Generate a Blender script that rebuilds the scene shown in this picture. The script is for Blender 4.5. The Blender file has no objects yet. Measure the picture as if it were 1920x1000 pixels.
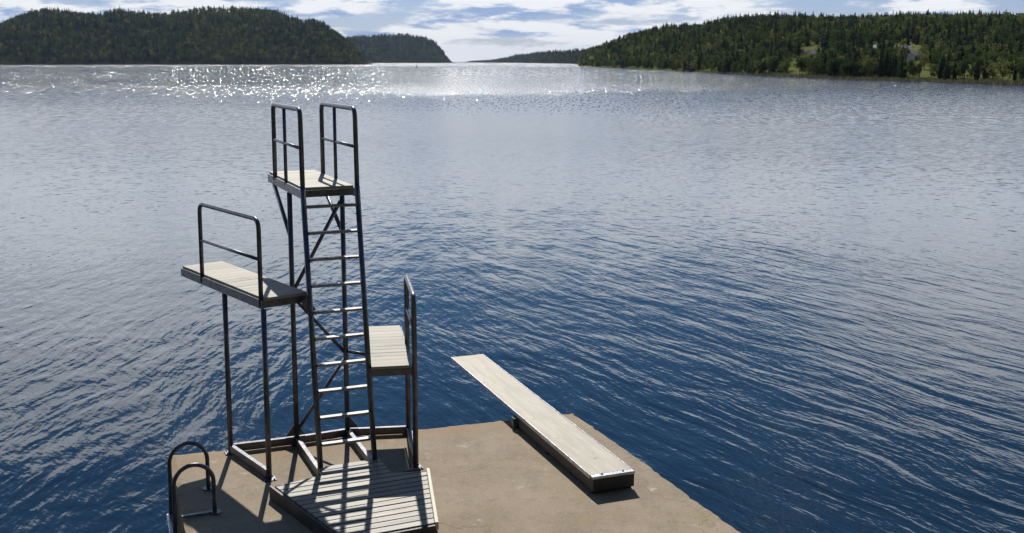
import bpy, math, random
import numpy as np
from mathutils import Vector, Matrix
random.seed(7); rng = np.random.default_rng(11)
S = bpy.context.scene
COL = S.collection

# ---------------------------------------------------------------- camera, sky, sun, exposure
CAM_H = 4.4; WATER_Z = -1.3
F_PX, CX, CY, HOR = 2000.0, 960.0, 410.0, 115.5       # photo is 1920 x 1000
PITCH = math.atan((CY - HOR) / F_PX)
cam = bpy.data.cameras.new('camera'); cam_o = bpy.data.objects.new('camera', cam); COL.objects.link(cam_o)
cam.sensor_fit = 'HORIZONTAL'; cam.sensor_width = 36.0; cam.lens = 36.0 * F_PX / 1920.0
cam.shift_y = -(500.0 - CY) / 1920.0
cam.clip_start = 0.1; cam.clip_end = 60000.0
cam_o.location = (0, 0, CAM_H); cam_o.rotation_euler = (math.pi / 2 - PITCH, 0, 0)
S.camera = cam_o

SUN_AZ, SUN_EL = math.radians(-7.8), math.radians(42.0)   # azimuth from +Y, negative = to the left
SUN_DIR = Vector((math.sin(SUN_AZ) * math.cos(SUN_EL), math.cos(SUN_AZ) * math.cos(SUN_EL), math.sin(SUN_EL)))
sun = bpy.data.lights.new('sun', 'SUN'); sun.energy = 5.0; sun.angle = math.radians(0.5); sun.color = (1.0, 0.95, 0.86)
sun_o = bpy.data.objects.new('sun', sun); COL.objects.link(sun_o)
sun_o.rotation_euler = SUN_DIR.to_track_quat('Z', 'Y').to_euler()

S.view_settings.view_transform = 'Standard'; S.view_settings.look = 'None'
S.view_settings.exposure = 0.0; S.view_settings.gamma = 1.0
S.cycles.use_denoising = True
S.cycles.max_bounces = 6; S.cycles.glossy_bounces = 3; S.cycles.diffuse_bounces = 3
S.cycles.sample_clamp_indirect = 8.0

class N:
    """tiny node-graph helper"""
    def __init__(s, tree): s.t = tree; s.l = tree.links
    def new(s, typ, inp=None, **kw):
        n = s.t.nodes.new(typ)
        for k, v in kw.items(): setattr(n, k, v)
        for k, v in (inp or {}).items(): s.put(n.inputs[k], v)
        return n
    def put(s, sock, v):
        if isinstance(v, bpy.types.NodeSocket): s.l.new(v, sock)
        else: sock.default_value = v
    def m(s, op, a, b=0.0, c=0.0, clamp=False):
        n = s.new('ShaderNodeMath', operation=op, use_clamp=clamp)
        s.put(n.inputs[0], a); s.put(n.inputs[1], b); s.put(n.inputs[2], c); return n.outputs[0]
    def vm(s, op, a, b=None, scale=None):
        n = s.new('ShaderNodeVectorMath', operation=op); s.put(n.inputs[0], a)
        if b is not None: s.put(n.inputs[1], b)
        if scale is not None: s.put(n.inputs['Scale'], scale)
        return n.outputs['Value'] if op in ('LENGTH', 'DOT_PRODUCT') else n.outputs[0]
    def noise(s, vec, scale, detail=3.0, rough=0.5, out='Fac', dist=0.0):
        n = s.new('ShaderNodeTexNoise', {'Vector': vec, 'Scale': scale, 'Detail': detail, 'Roughness': rough, 'Distortion': dist})
        return n.outputs[out]
    def ramp(s, f, a, b, lo=0.0, hi=1.0, smooth=True):
        n = s.new('ShaderNodeMapRange', {'Value': f, 'From Min': a, 'From Max': b, 'To Min': lo, 'To Max': hi})
        n.interpolation_type = 'SMOOTHSTEP' if smooth else 'LINEAR'; return n.outputs[0]
    def mix(s, f, a, b):
        n = s.new('ShaderNodeMix', data_type='RGBA')
        s.put(n.inputs['Factor'], f); s.put(n.inputs['A'], a); s.put(n.inputs['B'], b); return n.outputs['Result']
    def mp(s, vec, rot=(0, 0, 0), scale=(1, 1, 1), loc=(0, 0, 0)):
        return s.new('ShaderNodeMapping', {'Vector': vec, 'Rotation': rot, 'Scale': scale, 'Location': loc}).outputs[0]
    def xyz(s, v):
        n = s.new('ShaderNodeSeparateXYZ', {0: v}); return n.outputs
    def comb(s, x, y, z):
        n = s.new('ShaderNodeCombineXYZ', {0: x, 1: y, 2: z}); return n.outputs[0]

W = bpy.data.worlds.new('World'); S.world = W; W.use_nodes = True
W.node_tree.nodes.clear(); g = N(W.node_tree)
sky = g.new('ShaderNodeTexSky', sky_type='NISHITA', sun_disc=False)
sky.sun_elevation = SUN_EL; sky.sun_rotation = SUN_AZ; sky.altitude = 0; sky.air_density = 1.0; sky.dust_density = 0.0; sky.ozone_density = 3.0
d = g.new('ShaderNodeTexCoord').outputs['Generated']
x, y, z = g.xyz(d)[:3]
zc = g.m('MAXIMUM', z, 0.0)
el = g.m('MULTIPLY', g.m('ARCSINE', zc), 57.2958)
az = g.m('MULTIPLY', g.m('ARCTAN2', x, y), 57.2958)
den = g.m('ADD', zc, 0.19)
pl = g.comb(g.m('DIVIDE', x, den), g.m('MULTIPLY', g.m('DIVIDE', y, den), 1.05), 0.0)   # flat cloud deck seen in perspective
n1 = g.noise(g.mp(pl, loc=(3.1, 1.7, 0.0)), 2.1, 9.0, 0.6, dist=0.1)
n2 = g.noise(g.mp(pl, loc=(9.3, 4.1, 0.0)), 0.5, 2.0, 0.5)
n3 = g.noise(g.mp(pl, loc=(1.3, 7.7, 0.0)), 3.4, 7.0, 0.6)
# the cloud field thins out overhead; its edge sits lower straight ahead than to either side
side = g.m('ADD', g.ramp(az, -3.0, -22.0, 0.0, 9.0), g.ramp(az, 4.0, 26.0, 0.0, 6.0))
lim = g.m('ADD', side, 10.5)
fall = g.ramp(g.m('SUBTRACT', el, lim), -4.0, 6.0, 0.0, 1.0)
low = g.m('ADD', g.ramp(el, 0.3, 2.2, 0.10, 0.0), g.m('MULTIPLY', g.ramp(el, 2.8, 4.5, 0.0, 0.12), g.ramp(g.m('SUBTRACT', el, lim), -3.0, 0.0, 1.0, 0.0)))
cov = g.m('SUBTRACT', g.m('ADD', g.m('MULTIPLY', g.m('MULTIPLY', g.ramp(el, 1.3, 2.6), g.ramp(el, 3.4, 4.5, 1.0, 0.0)), -0.045),  g.m('ADD', g.m('ADD', n1, g.m('ADD', g.m('MULTIPLY', n2, 0.5), -0.075)), low)), g.m('MULTIPLY', fall, 0.36))
hi = g.ramp(el, 3.2, 6.5)
mask = g.m('ADD', g.m('MULTIPLY', g.ramp(cov, 0.56, 0.68), g.m('SUBTRACT', 1.0, hi)), g.m('MULTIPLY', g.ramp(cov, 0.47, 0.76), hi))
core = g.m('MULTIPLY', g.ramp(n3, 0.48, 0.62), g.m('MULTIPLY', g.ramp(el, 0.5, 1.6), g.ramp(el, 3.0, 6.0, 1.0, 0.4)))
cl = g.mix(core, g.mix(g.ramp(el, 2.4, 4.5), (0.97, 0.985, 1.02, 1), (0.90, 0.95, 1.02, 1)), (0.34, 0.47, 0.73, 1))          # shaded bellies are blue grey, rims are bright
skc = g.mix(1.0, sky.outputs[0], g.mix(g.ramp(el, 3.5, 8.0), (0.86, 0.90, 1.30, 1), (0.72, 1.0, 1.22, 1))); skc.node.blend_type = 'MULTIPLY'
bgs = g.new('ShaderNodeBackground', {'Color': skc, 'Strength': 0.06})
bgc = g.new('ShaderNodeBackground', {'Color': cl, 'Strength': g.ramp(el, 2.6, 7.0, 0.94, 1.28)})
mx = g.new('ShaderNodeMixShader', {0: mask, 1: bgs.outputs[0], 2: bgc.outputs[0]})
g.new('ShaderNodeOutputWorld', {'Surface': mx.outputs[0]})

# ---------------------------------------------------------------- measuring the photo
_Fv = np.array([0, math.cos(PITCH), -math.sin(PITCH)]); _Rv = np.array([1.0, 0, 0]); _Uv = np.array([0, math.sin(PITCH), math.cos(PITCH)])
def ray(px, py): return _Fv * F_PX + _Rv * (px - CX) + _Uv * (CY - py)
def on_z(px, py, z=0.0):
    r = ray(px, py); return np.array([0, 0, CAM_H]) + r * ((z - CAM_H) / r[2])
def on_y(px, py, Y):
    r = ray(px, py); return np.array([0, 0, CAM_H]) + r * (Y / r[1])

# ---------------------------------------------------------------- mesh helpers
class MB:
    def __init__(s): s.v = []; s.f = []
    def add(s, vs, fs):
        o = len(s.v); s.v += [tuple(map(float, p)) for p in vs]; s.f += [tuple(i + o for i in f) for f in fs]; return s
    def bar(s, a, b, w, h, up=(0, 0, 1)):
        a, b = Vector(a), Vector(b); t = (b - a).normalized(); u = Vector(up)
        r = t.cross(u)
        if r.length < 1e-4: r = t.cross(Vector((0, 1, 0)))
        r.normalize(); u = r.cross(t)
        vs = [p + r * sx * w / 2 + u * sz * h / 2 for p in (a, b) for sx, sz in ((-1, -1), (1, -1), (1, 1), (-1, 1))]
        return s.add(vs, [(0, 1, 2, 3), (7, 6, 5, 4), (0, 4, 5, 1), (1, 5, 6, 2), (2, 6, 7, 3), (3, 7, 4, 0)])
    def prism(s, poly, z0, z1):
        n = len(poly)
        area = sum(poly[i][0] * poly[(i + 1) % n][1] - poly[(i + 1) % n][0] * poly[i][1] for i in range(n))
        if area < 0: poly = poly[::-1]
        vs = [(p[0], p[1], z0) for p in poly] + [(p[0], p[1], z1) for p in poly]
        return s.add(vs, [tuple(range(n - 1, -1, -1)), tuple(range(n, 2 * n))] + [(i, (i + 1) % n, n + (i + 1) % n, n + i) for i in range(n)])
    def tube(s, pts, r, seg=12, cap=True):
        pts = [Vector(p) for p in pts]; n = len(pts); rings = []
        t0 = (pts[1] - pts[0]).normalized(); nrm = t0.orthogonal().normalized()
        for i, p in enumerate(pts):
            t = (pts[min(i + 1, n - 1)] - pts[max(i - 1, 0)]).normalized()
            nrm = (nrm - t * nrm.dot(t)).normalized(); bn = t.cross(nrm)
            rr = r[i] if isinstance(r, (list, tuple)) else r
            rings.append([p + (nrm * math.cos(k * 2 * math.pi / seg) + bn * math.sin(k * 2 * math.pi / seg)) * rr for k in range(seg)])
        vs = [q for ring in rings for q in ring]
        fs = [(i * seg + k, i * seg + (k + 1) % seg, (i + 1) * seg + (k + 1) % seg, (i + 1) * seg + k) for i in range(n - 1) for k in range(seg)]
        if cap: fs += [tuple(range(seg - 1, -1, -1)), tuple((n - 1) * seg + k for k in range(seg))]
        return s.add(vs, fs)
    def build(s, name, mat, parent=None, bevel=0.0, smooth=False):
        me = bpy.data.meshes.new(name); me.from_pydata(s.v, [], s.f); me.update()
        me.materials.append(mat)
        o = bpy.data.objects.new(name, me); COL.objects.link(o)
        if smooth:
            me.polygons.foreach_set('use_smooth', [len(p.vertices) == 4 for p in me.polygons])
        if parent is not None:
            o.parent = parent; o.matrix_parent_inverse = Matrix.Translation(-parent.location)
        if bevel:
            b = o.modifiers.new('bevel', 'BEVEL'); b.width = bevel; b.segments = 2; b.limit_method = 'ANGLE'; b.angle_limit = 0.6
        return o
def tag(o, label=None, cat=None, group=None, kind=None):
    for k, v in (('label', label), ('category', cat), ('group', group), ('kind', kind)):
        if v: o[k] = v
    return o
def empty(name, loc):
    o = bpy.data.objects.new(name, None); COL.objects.link(o); o.location = loc; o.empty_display_size = 0.2; return o
def rounded(pts, rad, n=6):
    """polyline with its inner corners rounded"""
    pts = [Vector(p) for p in pts]; out = [pts[0]]
    for a, b, c in zip(pts, pts[1:], pts[2:]):
        p, q = b + (a - b).normalized() * rad, b + (c - b).normalized() * rad
        for i in range(n + 1):
            t = i / n; out.append(p * (1 - t) ** 2 + b * 2 * t * (1 - t) + q * t * t)
    return out + [pts[-1]]

# ---------------------------------------------------------------- materials
def mat(name):
    m = bpy.data.materials.new(name); m.use_nodes = True; m.node_tree.nodes.clear(); return m, N(m.node_tree)
def finish(g, **inp):
    b = g.new('ShaderNodeBsdfPrincipled')
    for k, v in inp.items(): g.put(b.inputs[k.replace('_', ' ')], v)
    g.new('ShaderNodeOutputMaterial', {'Surface': b.outputs[0]}); return b
def bump(g, h, dist, strength=1.0):
    return g.new('ShaderNodeBump', {'Height': h, 'Distance': dist, 'Strength': strength}).outputs[0]

def m_steel(name, c, rough=0.34, metal=0.55):
    m, g = mat(name); p = g.new('ShaderNodeTexCoord').outputs['Object']
    n = g.noise(p, 9.0, 5.0, 0.6); n2 = g.noise(p, 60.0, 2.0)
    cc = g.mix(g.ramp(n, 0.35, 0.7), tuple(v * 0.75 for v in c) + (1,), tuple(v * 1.25 for v in c) + (1,))
    rust = g.ramp(g.noise(p, 5.0, 6.0, 0.65), 0.66, 0.74)
    cc = g.mix(g.m('MULTIPLY', rust, 0.6), cc, (0.10, 0.05, 0.025, 1))
    finish(g, Base_Color=cc, Metallic=metal, Roughness=g.ramp(n2, 0.2, 0.8, rough - 0.08, rough + 0.12), Normal=bump(g, n2, 0.0006))
    return m
M_STEEL = m_steel('weathered_steel', (0.12, 0.122, 0.15))
M_BEAM = m_steel('weathered_beam_steel', (0.12, 0.12, 0.14), 0.36, 0.6)
M_RUNG = m_steel('worn_rung_steel', (0.24, 0.24, 0.245), 0.36, 0.5)
M_ALU = m_steel('dull_aluminium', (0.45, 0.46, 0.5), 0.3, 0.9)
M_BLACK = m_steel('dark_frame_steel', (0.03, 0.03, 0.04), 0.5, 0.2)

def m_wood(name, a, b, ang, rough=0.55, plank=None):
    """grain runs along ang (degrees from +X)"""
    m, g = mat(name); p = g.new('ShaderNodeNewGeometry').outputs['Position']
    q = g.mp(g.vm('ADD', p, (0, 0, 0)), rot=(0, 0, -math.radians(ang)))
    gr = g.noise(g.mp(q, scale=(1.2, 34, 34)), 1.0, 6.0, 0.6)
    st = g.noise(q, 3.2, 5.0, 0.65)
    c = g.mix(g.ramp(gr, 0.3, 0.7), a + (1,), b + (1,))
    isl = g.new('ShaderNodeNewGeometry').outputs['Random Per Island']
    c = g.mix(1.0, c, g.mix(isl, (0.72, 0.72, 0.74, 1), (1.12, 1.10, 1.06, 1))); c.node.blend_type = 'MULTIPLY'
    c = g.mix(g.m('MULTIPLY', g.ramp(st, 0.55, 0.72), 0.45), c, tuple(v * 0.5 for v in a) + (1,))
    sp = g.ramp(g.noise(q, 26.0, 2.0), 0.69, 0.74)
    c = g.mix(g.m('MULTIPLY', sp, 0.5), c, (0.10, 0.09, 0.06, 1))
    finish(g, Base_Color=c, Roughness=g.ramp(gr, 0.2, 0.8, rough - 0.08, rough + 0.12), Normal=bump(g, gr, 0.0025))
    return m

# ---------------------------------------------------------------- pier
def V2(p): return np.array([p[0], p[1]])
pc = on_z(1075, 772); pL = on_z(315, 852)
PD = np.array([0.372, -0.928])                     # along the pier, towards land
m, g = mat('pier_concrete'); p = g.new('ShaderNodeNewGeometry').outputs['Position']
n1 = g.noise(p, 0.9, 6.0, 0.62); n2 = g.noise(p, 5.5, 6.0, 0.65); n3 = g.noise(p, 70.0, 3.0, 0.6)
n4 = g.noise(g.mp(p, rot=(0, 0, 0.4), scale=(1.0, 0.35, 1)), 1.7, 6.0, 0.7)
c = g.mix(g.ramp(n1, 0.32, 0.68), (0.236, 0.174, 0.106, 1), (0.308, 0.238, 0.158, 1))
c = g.mix(g.m('MULTIPLY', g.ramp(n4, 0.5, 0.66), 0.55), c, (0.185, 0.138, 0.088, 1))
c = g.mix(g.m('MULTIPLY', g.ramp(n2, 0.5, 0.7), 0.5), c, (0.165, 0.122, 0.077, 1))
c = g.mix(g.m('MULTIPLY', g.ramp(n3, 0.5, 0.66), 0.3), c, (0.12, 0.095, 0.07, 1))
agg = g.new('ShaderNodeTexVoronoi', {'Vector': p, 'Scale': 55.0}); ar = g.xyz(agg.outputs['Color'])[0]
c = g.mix(g.m('MULTIPLY', g.ramp(ar, 0.80, 0.9), 0.14), c, (0.46, 0.42, 0.35, 1))
wh = g.ramp(g.noise(p, 2.3, 6.0, 0.72), 0.61, 0.68)
c = g.mix(g.m('MULTIPLY', wh, 0.55), c, (0.56, 0.52, 0.45, 1))
lich = g.ramp(g.noise(g.vm('ADD', p, (7.3, 2.2, 0)), 1.6, 6.0, 0.68), 0.56, 0.66)
c = g.mix(g.m('MULTIPLY', lich, 0.45), c, (0.23, 0.195, 0.075, 1))
edge_d = g.m('ABSOLUTE', g.vm('DOT_PRODUCT', g.vm('SUBTRACT', p, (float(pc[0]), float(pc[1]), 0.0)), (float(PD[0]), float(PD[1]), 0.0)))
c = g.mix(g.m('MULTIPLY', g.ramp(g.m('ADD', edge_d, g.m('MULTIPLY', n2, 0.5)), 0.25, 0.65, 0.6, 0.0), g.ramp(n4, 0.35, 0.6)), c, (0.27, 0.155, 0.06, 1))   # rusty orange algae along the outer edge
vor = g.new('ShaderNodeTexVoronoi', {'Vector': g.vm('ADD', p, g.vm('SCALE', g.noise(p, 2.5, 4.0, 0.6, out='Color'), scale=0.55)), 'Scale': 0.42}, feature='DISTANCE_TO_EDGE')
crack = g.ramp(vor.outputs['Distance'], 0.0, 0.006, 1.0, 0.0)
c = g.mix(g.m('MULTIPLY', crack, 0.12), c, (0.10, 0.08, 0.06, 1))
zz = g.xyz(p)[2]
c = g.mix(g.ramp(zz, -1.0, -0.5, 0.8, 0.0), c, (0.035, 0.045, 0.03, 1))      # weed at the waterline
h = g.m('ADD', g.m('MULTIPLY', n2, 0.6), g.m('MULTIPLY', n3, 0.25)); h = g.m('SUBTRACT', h, g.m('MULTIPLY', crack, 0.3))
finish(g, Base_Color=c, Roughness=0.82, Normal=bump(g, h, 0.012)); M_CONC = m
def pier():
    """top as a fine grid so the arris can be worn; walls drop into the lake"""
    a, b = V2(pc), V2(pL); L = 12.0; nx, ny = 70, 150
    mb = MB(); grid = []
    ru = random.Random(3)
    wob = lambda t, k: 0.006 * math.sin(t * 2.1 + k) + 0.004 * math.sin(t * 9.7 + 2 * k) + 0.003 * math.sin(t * 31 + k) + ru.uniform(-.004, .004) - (0.02 if ru.random() < 0.05 else 0)
    el_ = [wob(j * L / ny, 1.3) for j in range(ny + 1)]; er = [wob(j * L / ny, 4.2) for j in range(ny + 1)]
    ef = [wob(i * 5.0 / nx, 2.2) for i in range(nx + 1)]
    xv = (b - a); xn = xv / np.linalg.norm(xv)
    for j in range(ny + 1):
        for i in range(nx + 1):
            q = a + xv * (i / nx) + PD * (j / ny * L)
            if i == 0: q = q - xn * er[j]
            if i == nx: q = q + xn * el_[j]
            if j == 0: q = q - PD * ef[i]
            edge = (i in (0, nx)) or j == 0
            grid.append((q[0], q[1], -0.018 - abs(ru.gauss(0, 0.006)) if edge else 0.004 * math.sin(q[0] * 2.1) * math.sin(q[1] * 1.3)))
    idx = lambda i, j: j * (nx + 1) + i
    fs = [(idx(i, j), idx(i, j + 1), idx(i + 1, j + 1), idx(i + 1, j)) for j in range(ny) for i in range(nx)]
    mb.add(grid, fs)
    rim = [idx(0, j) for j in range(ny, -1, -1)] + [idx(i, 0) for i in range(1, nx + 1)] + [idx(nx, j) for j in range(1, ny + 1)]
    prev = rim
    for zlev in (-0.25, -0.8, -1.4, -3.0):
        base = len(mb.v)
        mb.v += [(mb.v[k][0] + ru.uniform(-.01, .01), mb.v[k][1] + ru.uniform(-.01, .01), zlev) for k in rim]
        cur = list(range(base, base + len(rim)))
        mb.f += [(prev[k + 1], prev[k], cur[k], cur[k + 1]) for k in range(len(rim) - 1)]
        prev = cur
    o = mb.build('pier', M_CONC)
    return tag(o, 'brown concrete bathing pier with worn edges jutting into the lake', 'pier')
pier()

# ---------------------------------------------------------------- diving tower
def unit(v): v = np.array(v, float); return v / np.linalg.norm(v)
def P3(xy, z): return (float(xy[0]), float(xy[1]), float(z))
LF, RF = np.array([-2.02, 10.78]), np.array([-1.475, 11.00])         # ladder feet
UAX = unit((-0.40, 0.917)); VAX = np.array([UAX[1], -UAX[0]])         # centre platform: outward, sideways
LAX = unit((-0.616, 0.788)); LVX = np.array([LAX[1], -LAX[0]])        # left platform
RAX = unit((-0.17, 0.985)); RVX = np.array([RAX[1], -RAX[0]])         # right platform
A, B = np.array([-3.193, 11.60]), np.array([-2.581, 10.82])
C_, D_ = np.array([-2.493, 11.857]), np.array([-1.946, 12.123])
E_, G_ = np.array([-1.234, 12.215]), np.array([-1.051, 11.151])
ZT, ZL, ZR = 3.07, 1.97, 1.16                                         # platform top heights
LEAN = 0.50
def string_at(foot, z): return foot + UAX * LEAN * (z / ZT)
tower = empty('diving_tower', (-2.0, 11.5, 0.0))
tag(tower, 'dark steel diving tower with ladder and three wooden platforms on the pier', 'diving tower')

def m_platform(name, ang): return m_wood(name, (0.235, 0.215, 0.17), (0.385, 0.355, 0.29), ang, 0.6)
def platform(corner, ax, vx, length, width, z, ang, n, label):
    """planks run across the platform; a steel angle frame carries them"""
    mb = MB(); ru = random.Random(int(z * 100)); step = length / n
    for i in range(n):
        s0, s1 = i * step + 0.0018, (i + 1) * step - 0.0018
        zj = ru.uniform(-.0015, .0015)
        q = [corner + ax * s + vx * w for s, w in ((s0, 0.008), (s0, width - 0.008), (s1, width - 0.008), (s1, 0.008))]
        mb.prism(q, z - 0.035 + zj, z + zj)
    pl = mb.build('platform', m_platform('weathered_plank_wood', ang), tower, bevel=0.003)
    pl['label'] = label
    fb = MB(); zf = z - 0.072
    o = lambda s, w: P3(corner + ax * s + vx * w, zf)
    fb.bar(o(0.0, -0.004), o(length, -0.004), 0.02, 0.095); fb.bar(o(0.0, width + 0.004), o(length, width + 0.004), 0.02, 0.095)
    fb.bar(o(0.01, 0.008), o(0.01, width - 0.008), 0.02, 0.07); fb.bar(o(length - 0.012, 0.008), o(length - 0.012, width - 0.008), 0.02, 0.07)
    fb.bar(o(length * 0.5, 0.008), o(length * 0.5, width - 0.008), 0.03, 0.06)
    fr = fb.build('platform_frame', M_STEEL, tower, bevel=0.002); fr.parent = pl; fr.matrix_parent_inverse = Matrix.Identity(4)
    return pl
WT = 0.575
NLT = string_at(LF, ZT) + UAX * 0.05 + VAX * 0.0
platform(NLT, UAX, VAX, 1.82, WT, ZT, math.degrees(math.atan2(VAX[1], VAX[0])), 13, 'highest platform of pale planks at the head of the ladder')
WL = 0.52
platform(B, LAX, LVX, 2.25, WL, ZL, math.degrees(math.atan2(LVX[1], LVX[0])), 16, 'middle platform of pale planks reaching out to the left')
WR = 0.44
platform(G_ - RVX * (WR + 0.03), RAX, RVX, 1.80, WR, ZR, math.degrees(math.atan2(RVX[1], RVX[0])), 13, 'lowest platform of pale planks right of the ladder')

# ladder: two leaning stringers that run on up as the handrails of the top platform
RT = 0.026
lad = MB()
for ft in (LF, RF):
    lad.tube([P3(ft, 0.0), P3(string_at(ft, ZT), ZT)], 0.030, 14)
    lad.prism([tuple(ft + UAX * a + VAX * b) for a, b in ((-.07, -.06), (-.07, .06), (.07, .06), (.07, -.06))], 0.0, 0.012)
ladder = lad.build('ladder', M_STEEL, tower, smooth=True)
for i in range(11):
    z = 0.10 + i * 0.277
    a, b = string_at(LF, z), string_at(RF, z)
    rb = MB().bar(P3(a + VAX * .025, z), P3(b - VAX * .025, z), 0.075, 0.028).build('rung', M_RUNG, tower, bevel=0.006)
    rb.parent = ladder; rb.matrix_parent_inverse = Matrix.Identity(4)

def rail_part(paths, name='handrail', r=0.025):
    mb = MB()
    for pts, rr in paths: mb.tube(pts, rr, 12)
    return mb.build(name, M_STEEL, tower, smooth=True)
# top rails
for ft, off in ((LF, 0.0), (RF, WT)):
    f0 = string_at(ft, ZT); up = 0.83
    f1 = f0 + UAX * 0.03
    back = NLT + VAX * off + UAX * 1.42; mid = NLT + VAX * off + UAX * 0.80
    rp = rounded([P3(f0, ZT - 0.02), P3(f1, ZT + up), P3(back, ZT + up), P3(back, ZT - 0.06)], 0.10)
    midz = ZT + 0.42
    rail_part([(rp, RT), ([P3(mid, ZT - 0.06), P3(mid, ZT + up)], 0.02), ([P3(f0 + UAX * 0.02, midz), P3(back, midz)], 0.018)])
# left platform rail, outer side only
p0, p1 = B + LAX * 0.05, B + LAX * 1.62
rail_part([(rounded([P3(p0, ZL - 0.1), P3(p0, ZL + 0.82), P3(p1, ZL + 0.82), P3(p1, ZL - 0.1)], 0.11), 0.024),
           ([P3(p0, ZL + 0.40), P3(p1, ZL + 0.40)], 0.018)])
# right platform rail: its two uprights run down to the pier
rail_part([(rounded([P3(G_, 0.0), P3(G_, ZR + 0.76), P3(E_, ZR + 0.76), P3(E_, 0.0)], 0.10), 0.03),
           ([P3(G_, ZR + 0.38), P3(E_, ZR + 0.38)], 0.018)])
# posts
for q, top in ((A, ZL - 0.12), (B, ZL - 0.12), (C_, ZT - 0.12), (D_, ZT - 0.12)):
    MB().tube([P3(q, 0.0), P3(q, top)], 0.029, 14).build('post', M_STEEL, tower, smooth=True)
for q in (A, B, C_, D_, E_, G_):
    fp = MB().prism([tuple(q + UAX * a + VAX * b) for a, b in ((-.065, -.065), (-.065, .065), (.065, .065), (.065, -.065))], 0.003, 0.013)
    for a, b in ((-.045, -.045), (-.045, .045), (.045, .045), (.045, -.045)):
        fp.tube([P3(q + UAX * a + VAX * b, 0.012), P3(q + UAX * a + VAX * b, 0.026)], 0.009, 6)
    fp.build('foot_plate', M_STEEL, tower)
# base beams
BZ = 0.06
def beam(a, b, name='base_beam', w=0.052, h=0.088, z=BZ, m=M_BEAM):
    return MB().bar(P3(a, z), P3(b, z), w, h).build(name, m, tower, bevel=0.004)
def shrink(a, b, s0, s1): u = unit(b - a); return a + u * s0, b - u * s1
beam(*shrink(A, C_, 0.03, 0.03)); beam(*shrink(C_, D_, 0.03, 0.03)); beam(*shrink(D_, E_, 0.03, 0.03))
beam(*shrink(A, B, 0.04, 0.03)); beam(*shrink(C_, LF, 0.05, 0.04)); beam(*shrink(D_, RF, 0.05, 0.04)); beam(*shrink(E_, G_, 0.05, 0.03))
# braces
def brace(a, b, r=0.02): return MB().tube([a, b], r, 10).build('brace', M_STEEL, tower, smooth=True)
def edgept(s, off): return NLT + VAX * off + UAX * s
brace(P3(C_, 2.44), P3(edgept(1.50, 0.0), ZT - 0.12), 0.024); brace(P3(D_, 2.44), P3(edgept(1.50, WT), ZT - 0.12), 0.024)
brace(P3(D_, 2.86), P3(C_, 1.80), 0.022); brace(P3(C_, 1.76), P3(D_, 1.02), 0.02); brace(P3(D_, 0.98), P3(C_, 0.16), 0.02)
brace(P3(D_, 1.05), P3(G_ - RVX * (WR + 0.03) + RAX * 0.9, ZR - 0.11), 0.02)
def gusset(q, d, z0, sz):
    d = np.array(d); n = np.array([-d[1], d[0]]) * 0.005
    pts = [P3(q + d * 0.03 + n * k, z0) for k in (-1, 1)] + [P3(q + d * sz + n * k, z0) for k in (-1, 1)] + [P3(q + d * 0.03 + n * k, z0 + sz) for k in (-1, 1)]
    MB().add(pts, [(0, 2, 4), (5, 3, 1), (0, 1, 3, 2), (2, 3, 5, 4), (4, 5, 1, 0)]).build('gusset', M_STEEL, tower)
gusset(C_, unit(A - C_), 0.116, 0.13); gusset(D_, unit(E_ - D_), 0.116, 0.13); gusset(C_, unit(D_ - C_), 0.116, 0.10)
b0 = string_at(LF, ZL - 0.1)
MB().bar(P3(b0 - VAX * 0.06, ZL - 0.06), P3(b0 + VAX * 0.02, ZL - 0.20), 0.02, 0.09).build('bracket', M_STEEL, tower)

# ---------------------------------------------------------------- slatted wooden deck at the ladder's foot
ZD = 0.15
dk = empty('wooden_deck', (-1.3, 10.0, 0.0))
tag(dk, 'low wedge shaped deck of weathered wooden slats at the foot of the ladder', 'deck')
dFL, dFR, dNR = V2(on_z(510, 908, ZD)), V2(on_z(799, 879, ZD)), V2(on_z(815, 981, ZD))
dq = V2(on_z(634, 1000, ZD)); ldir = unit(dq - dFL); rdir = unit(dNR - dFR)
# slats are laid parallel to the ladder's rungs, clipped by the two slanting sides
def hit(o, d, s):     # point on the side line at distance s along -UAX from the ladder line
    k = (s - np.dot(o - LF, -UAX)) / np.dot(d, -UAX); return o + d * k
s_near = np.dot(dNR - LF, -UAX)
M_SLAT = m_wood('grey_slat_wood', (0.165, 0.15, 0.118), (0.275, 0.255, 0.205), math.degrees(math.atan2(VAX[1], VAX[0])), 0.5)
n = 16; s_far = -0.02; pitch = (s_near - s_far) / n
mb = MB(); ru = random.Random(5)
for i in range(n):
    a, b = s_far + i * pitch + 0.008, s_far + (i + 1) * pitch - 0.008
    zj = ru.uniform(-.002, .002)
    def lim(s):
        l = hit(dFL, ldir, s); r = hit(dFR, rdir, s)
        if s < np.dot(dFL - LF, -UAX): l = l * 0 + (LF - UAX * s - VAX * 0.04 - VAX * max(0.0, 0.0))
        if s < np.dot(dFR - LF, -UAX): r = RF - UAX * (s - np.dot(RF - LF, -UAX)) + VAX * 0.05
        return l, r
    l0, r0 = lim(a); l1, r1 = lim(b)
    if np.dot(r0 - l0, VAX) < 0.1: continue
    mb.prism([l0, r0, r1, l1], ZD - 0.028 + zj, ZD + zj)
mb.build('slats', M_SLAT, dk, bevel=0.003)
fb = MB()
nL, nR = hit(dFL, ldir, s_near), hit(dFR, rdir, s_near)
def side(a, b, w=0.03, h=ZD - 0.012, off=0.0):
    fb.bar(P3(a, (ZD - 0.012) / 2), P3(b, (ZD - 0.012) / 2), w, h)
lo = np.array([ldir[1], -ldir[0]]); ro = np.array([rdir[1], -rdir[0]])
side(dFL + lo * 0.018, nL + lo * 0.018); side(nL - UAX * 0.018, nR - UAX * 0.018)
fb.build('fascia', M_BLACK, dk, bevel=0.003)
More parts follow.
